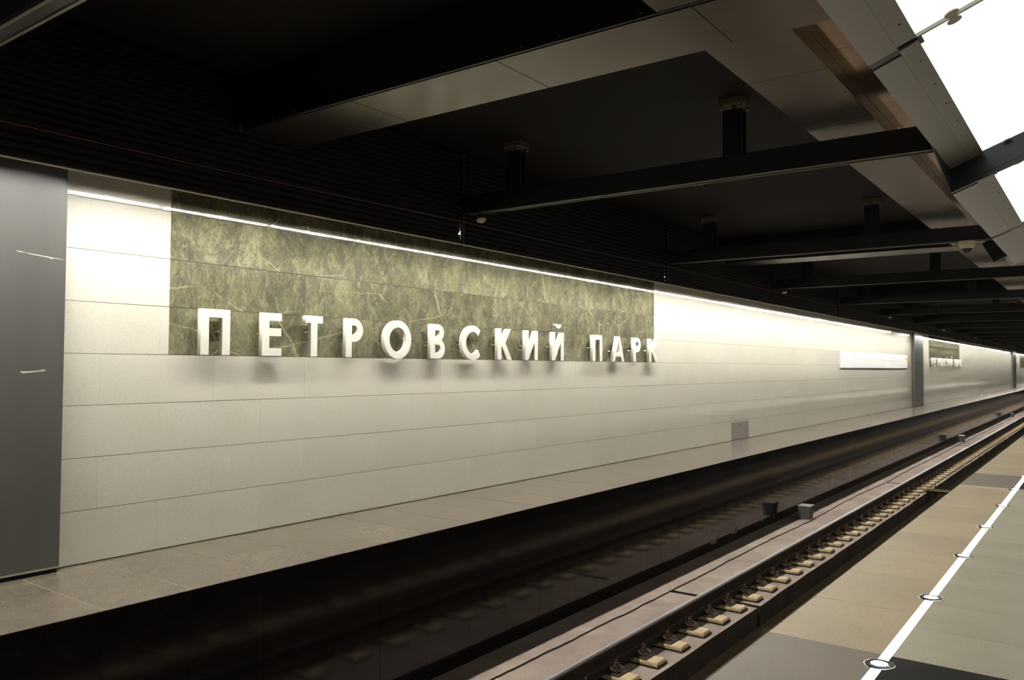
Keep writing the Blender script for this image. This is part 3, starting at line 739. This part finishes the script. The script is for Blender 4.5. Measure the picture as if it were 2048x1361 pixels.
def sign(off, z0, dist, th=.05):
    for i, (c, a, b_) in enumerate(LET):
        wd = b_-a
        lab = 'cream '+LW[i] if not dist else 'tiny far cream letter, %s in the distant station name' % ordn(i+1)
        t = thing('sign_letter', (-6.215, a+off, z0), lab, 'letter', 'letters of the near station name' if not dist else 'letters of the distant station name')
        me = curve_mesh(glyph(c, wd), th-.004, 'letter_body')
        o = link('letter_body', me, t); o.matrix_local = ROTL
        if c == 'Й':
            br = arc(wd/2+.01, HH+.115, .072, .058, 180, 360, 14)+list(reversed(arc(wd/2+.01, HH+.115, .035, .018, 180, 360, 14)))
            o = link('breve', curve_mesh([br], th-.004, 'breve'), t); o.matrix_local = ROTL
        if dist: MB().cyl((-.085, .035, .19), .01, .066, 'x', 6).build('standoff_pin', 'chrome', t)
        if not dist:
            xs = {'П': [(.035, .2), (wd-.035, .2)], 'Е': [(.03, .2)], 'Т': [(wd/2-.01, .235), (wd/2-.01, .165)], 'О': [(.035, .2), (wd-.035, .2)], 'С': [(.04, .23), (.035, .17)], 'А': [(.07, .16), (wd-.07, .16)]}.get(c, [(.03, .19), (.03, .15)] if c == 'В' else [(.03, .18)])
            if c in 'КИЙ': xs = [(.035, .19)]
            if c == 'Й': xs = xs+[(wd/2, HH+.075)]
            for y_, z_ in xs:
                MB().cyl((-.085, y_, z_), .018, .028, 'x', 12, .007).cyl((-.06, y_, z_), .006, .038, 'x', 8).build('standoff_pin', 'chrome', t)
sign(0, .087, False)
sign(35.45, .087, True)
# ================================================================== LINE MAP BOARD
t = thing('line_map', (-6.285, 24.62, .012), 'long white line map board with a thin yellow line on the wall', 'map')
W_, Hm = 9.74, .50
B('board', 'map', -.012, .015, 0, W_, 0, Hm, parent=t)
B('line', 'pale_yellow', .0152, .017, 1.55, 9.2, .268, .280, parent=t)
B('line_mark', 'yellow', .0152, .017, 9.28, 9.62, .315, .405, parent=t)
q = MB(); r_ = random.Random(5)
xs = [.45, 1.5, 2.2, 2.95, 3.7, 4.15, 4.55, 5.05, 5.6, 6.15, 6.75, 7.2, 7.95, 8.5]
for x in xs:
    q.box(.0152, .0165, x, x+r_.uniform(.22, .45), .318, .334); q.box(.0152, .0165, x+.04, x+r_.uniform(.16, .3), .372, .380)
for x, z in ((6.7, .17), (7.0, .17), (7.3, .16), (7.7, .155), (8.3, .16), (8.5, .15), (7.1, .10), (7.9, .10), (9.1, .15)): q.box(.0152, .0165, x, x+.2, z, z+.012)
for x in xs[1:]: q.box(.0152, .0172, x+.1, x+.13, .262, .286)
q.box(.0152, .0165, .4, .75, .245, .255)
tag(q.build('station_names', 'ink', t), kind='stuff')
MB().box(.0152, .0168, .06, .10, .27, .33).box(.0152, .0168, .24, .28, .27, .33).box(.0152, .0168, .14, .17, .28, .31).build('emblem', 'red', t)
# ================================================================== SERVICE HATCHES
for ya, yb, lab in ((16.22, 17.20, 'lilac-grey two-door service hatch low in the wall'), (56.3, 57.7, 'tiny far service hatch low in the distant wall')):
    t = thing('service_hatch', (XW, ya, H), lab, 'hatch', 'service hatches in the track wall')
    L = yb-ya; z0, z1 = .035, .372
    B('frame', 'hatch', -.0057, .004, 0, L, .008, z0-.002, parent=t); B('frame', 'joint', -.0057, -.003, 0, L, z0, z1+.03, parent=t)
    B('lintel', 'pale', -.0057, .0, 0, L, z1+.004, z1+.032, parent=t)
    for s in (0, 1):
        a, b_ = (.015, L/2-.004) if s == 0 else (L/2+.004, L-.015)
        d = B('door', 'hatch', -.002, .008, a, b_, z0, z1, parent=t)
        yk = L/2-.05 if s == 0 else L/2+.05
        for zk in (z0+.045, z1-.05): MB().cyl((.008, yk, zk), .014, .014, 'x', 10).build('handle', 'chrome', d)

# ================================================================== PLATFORM LIGHT LINE
M['led'] = mat('lit_floor_line', (.8, .8, .8), .4, 0, .5, (1, .97, .98), FLOOR_E)
M['lens'] = mat('lit_floor_lens', (.8, .8, .8), .4, 0, .5, (1, .96, 1), FLOOR_E)
seg = MB().box(-.0225, .0225, .076, 1.424, -.02, .0005).mesh('light_line', 'led')
rim = MB().revolve((0, 0, 0), [(.045, .002), (.066, .004), (.074, .004), (.077, 0)], 32); rim_me = rim.mesh('rim', 'chrome')
ring = MB().revolve((0, 0, 0), [(.040, .0045), (.042, .006), (.070, .0035)], 32); ring_me = ring.mesh('ring', 'frame')
lens = MB().cyl((0, 0, -.01), .0415, .0155, n=28); lens_me = lens.mesh('lens', 'lens')
for q_ in (rim_me, ring_me): q_.polygons.foreach_set('use_smooth', [True]*len(q_.polygons))
for k in range(-1, 71):
    y = 4.506+1.5*k
    if y > YEND-1: break
    n = k+1
    o = thing('floor_light', (-.9695, y, H), 'round steel-rimmed floor light, %s up from the bottom edge' % ordn(n) if 1 <= n <= 8 else ('round floor light below the bottom edge' if n < 1 else 'tiny far round floor light beyond the right edge'), 'light', 'round floor lights in the platform line')
    link('ring', ring_me, o); link('lens', lens_me, o); link('rim', rim_me, o)
    o = link('light_strip', seg, None, (-.9695, y, H))
    tag(o, 'glowing white floor strip just beyond the %s round floor light' % ordn(n) if 1 <= n <= 8 else ('glowing floor strip entering at the bottom edge' if n < 1 else 'far glowing floor strip beyond the right edge'), 'light strip', 'glowing strips in the platform line')
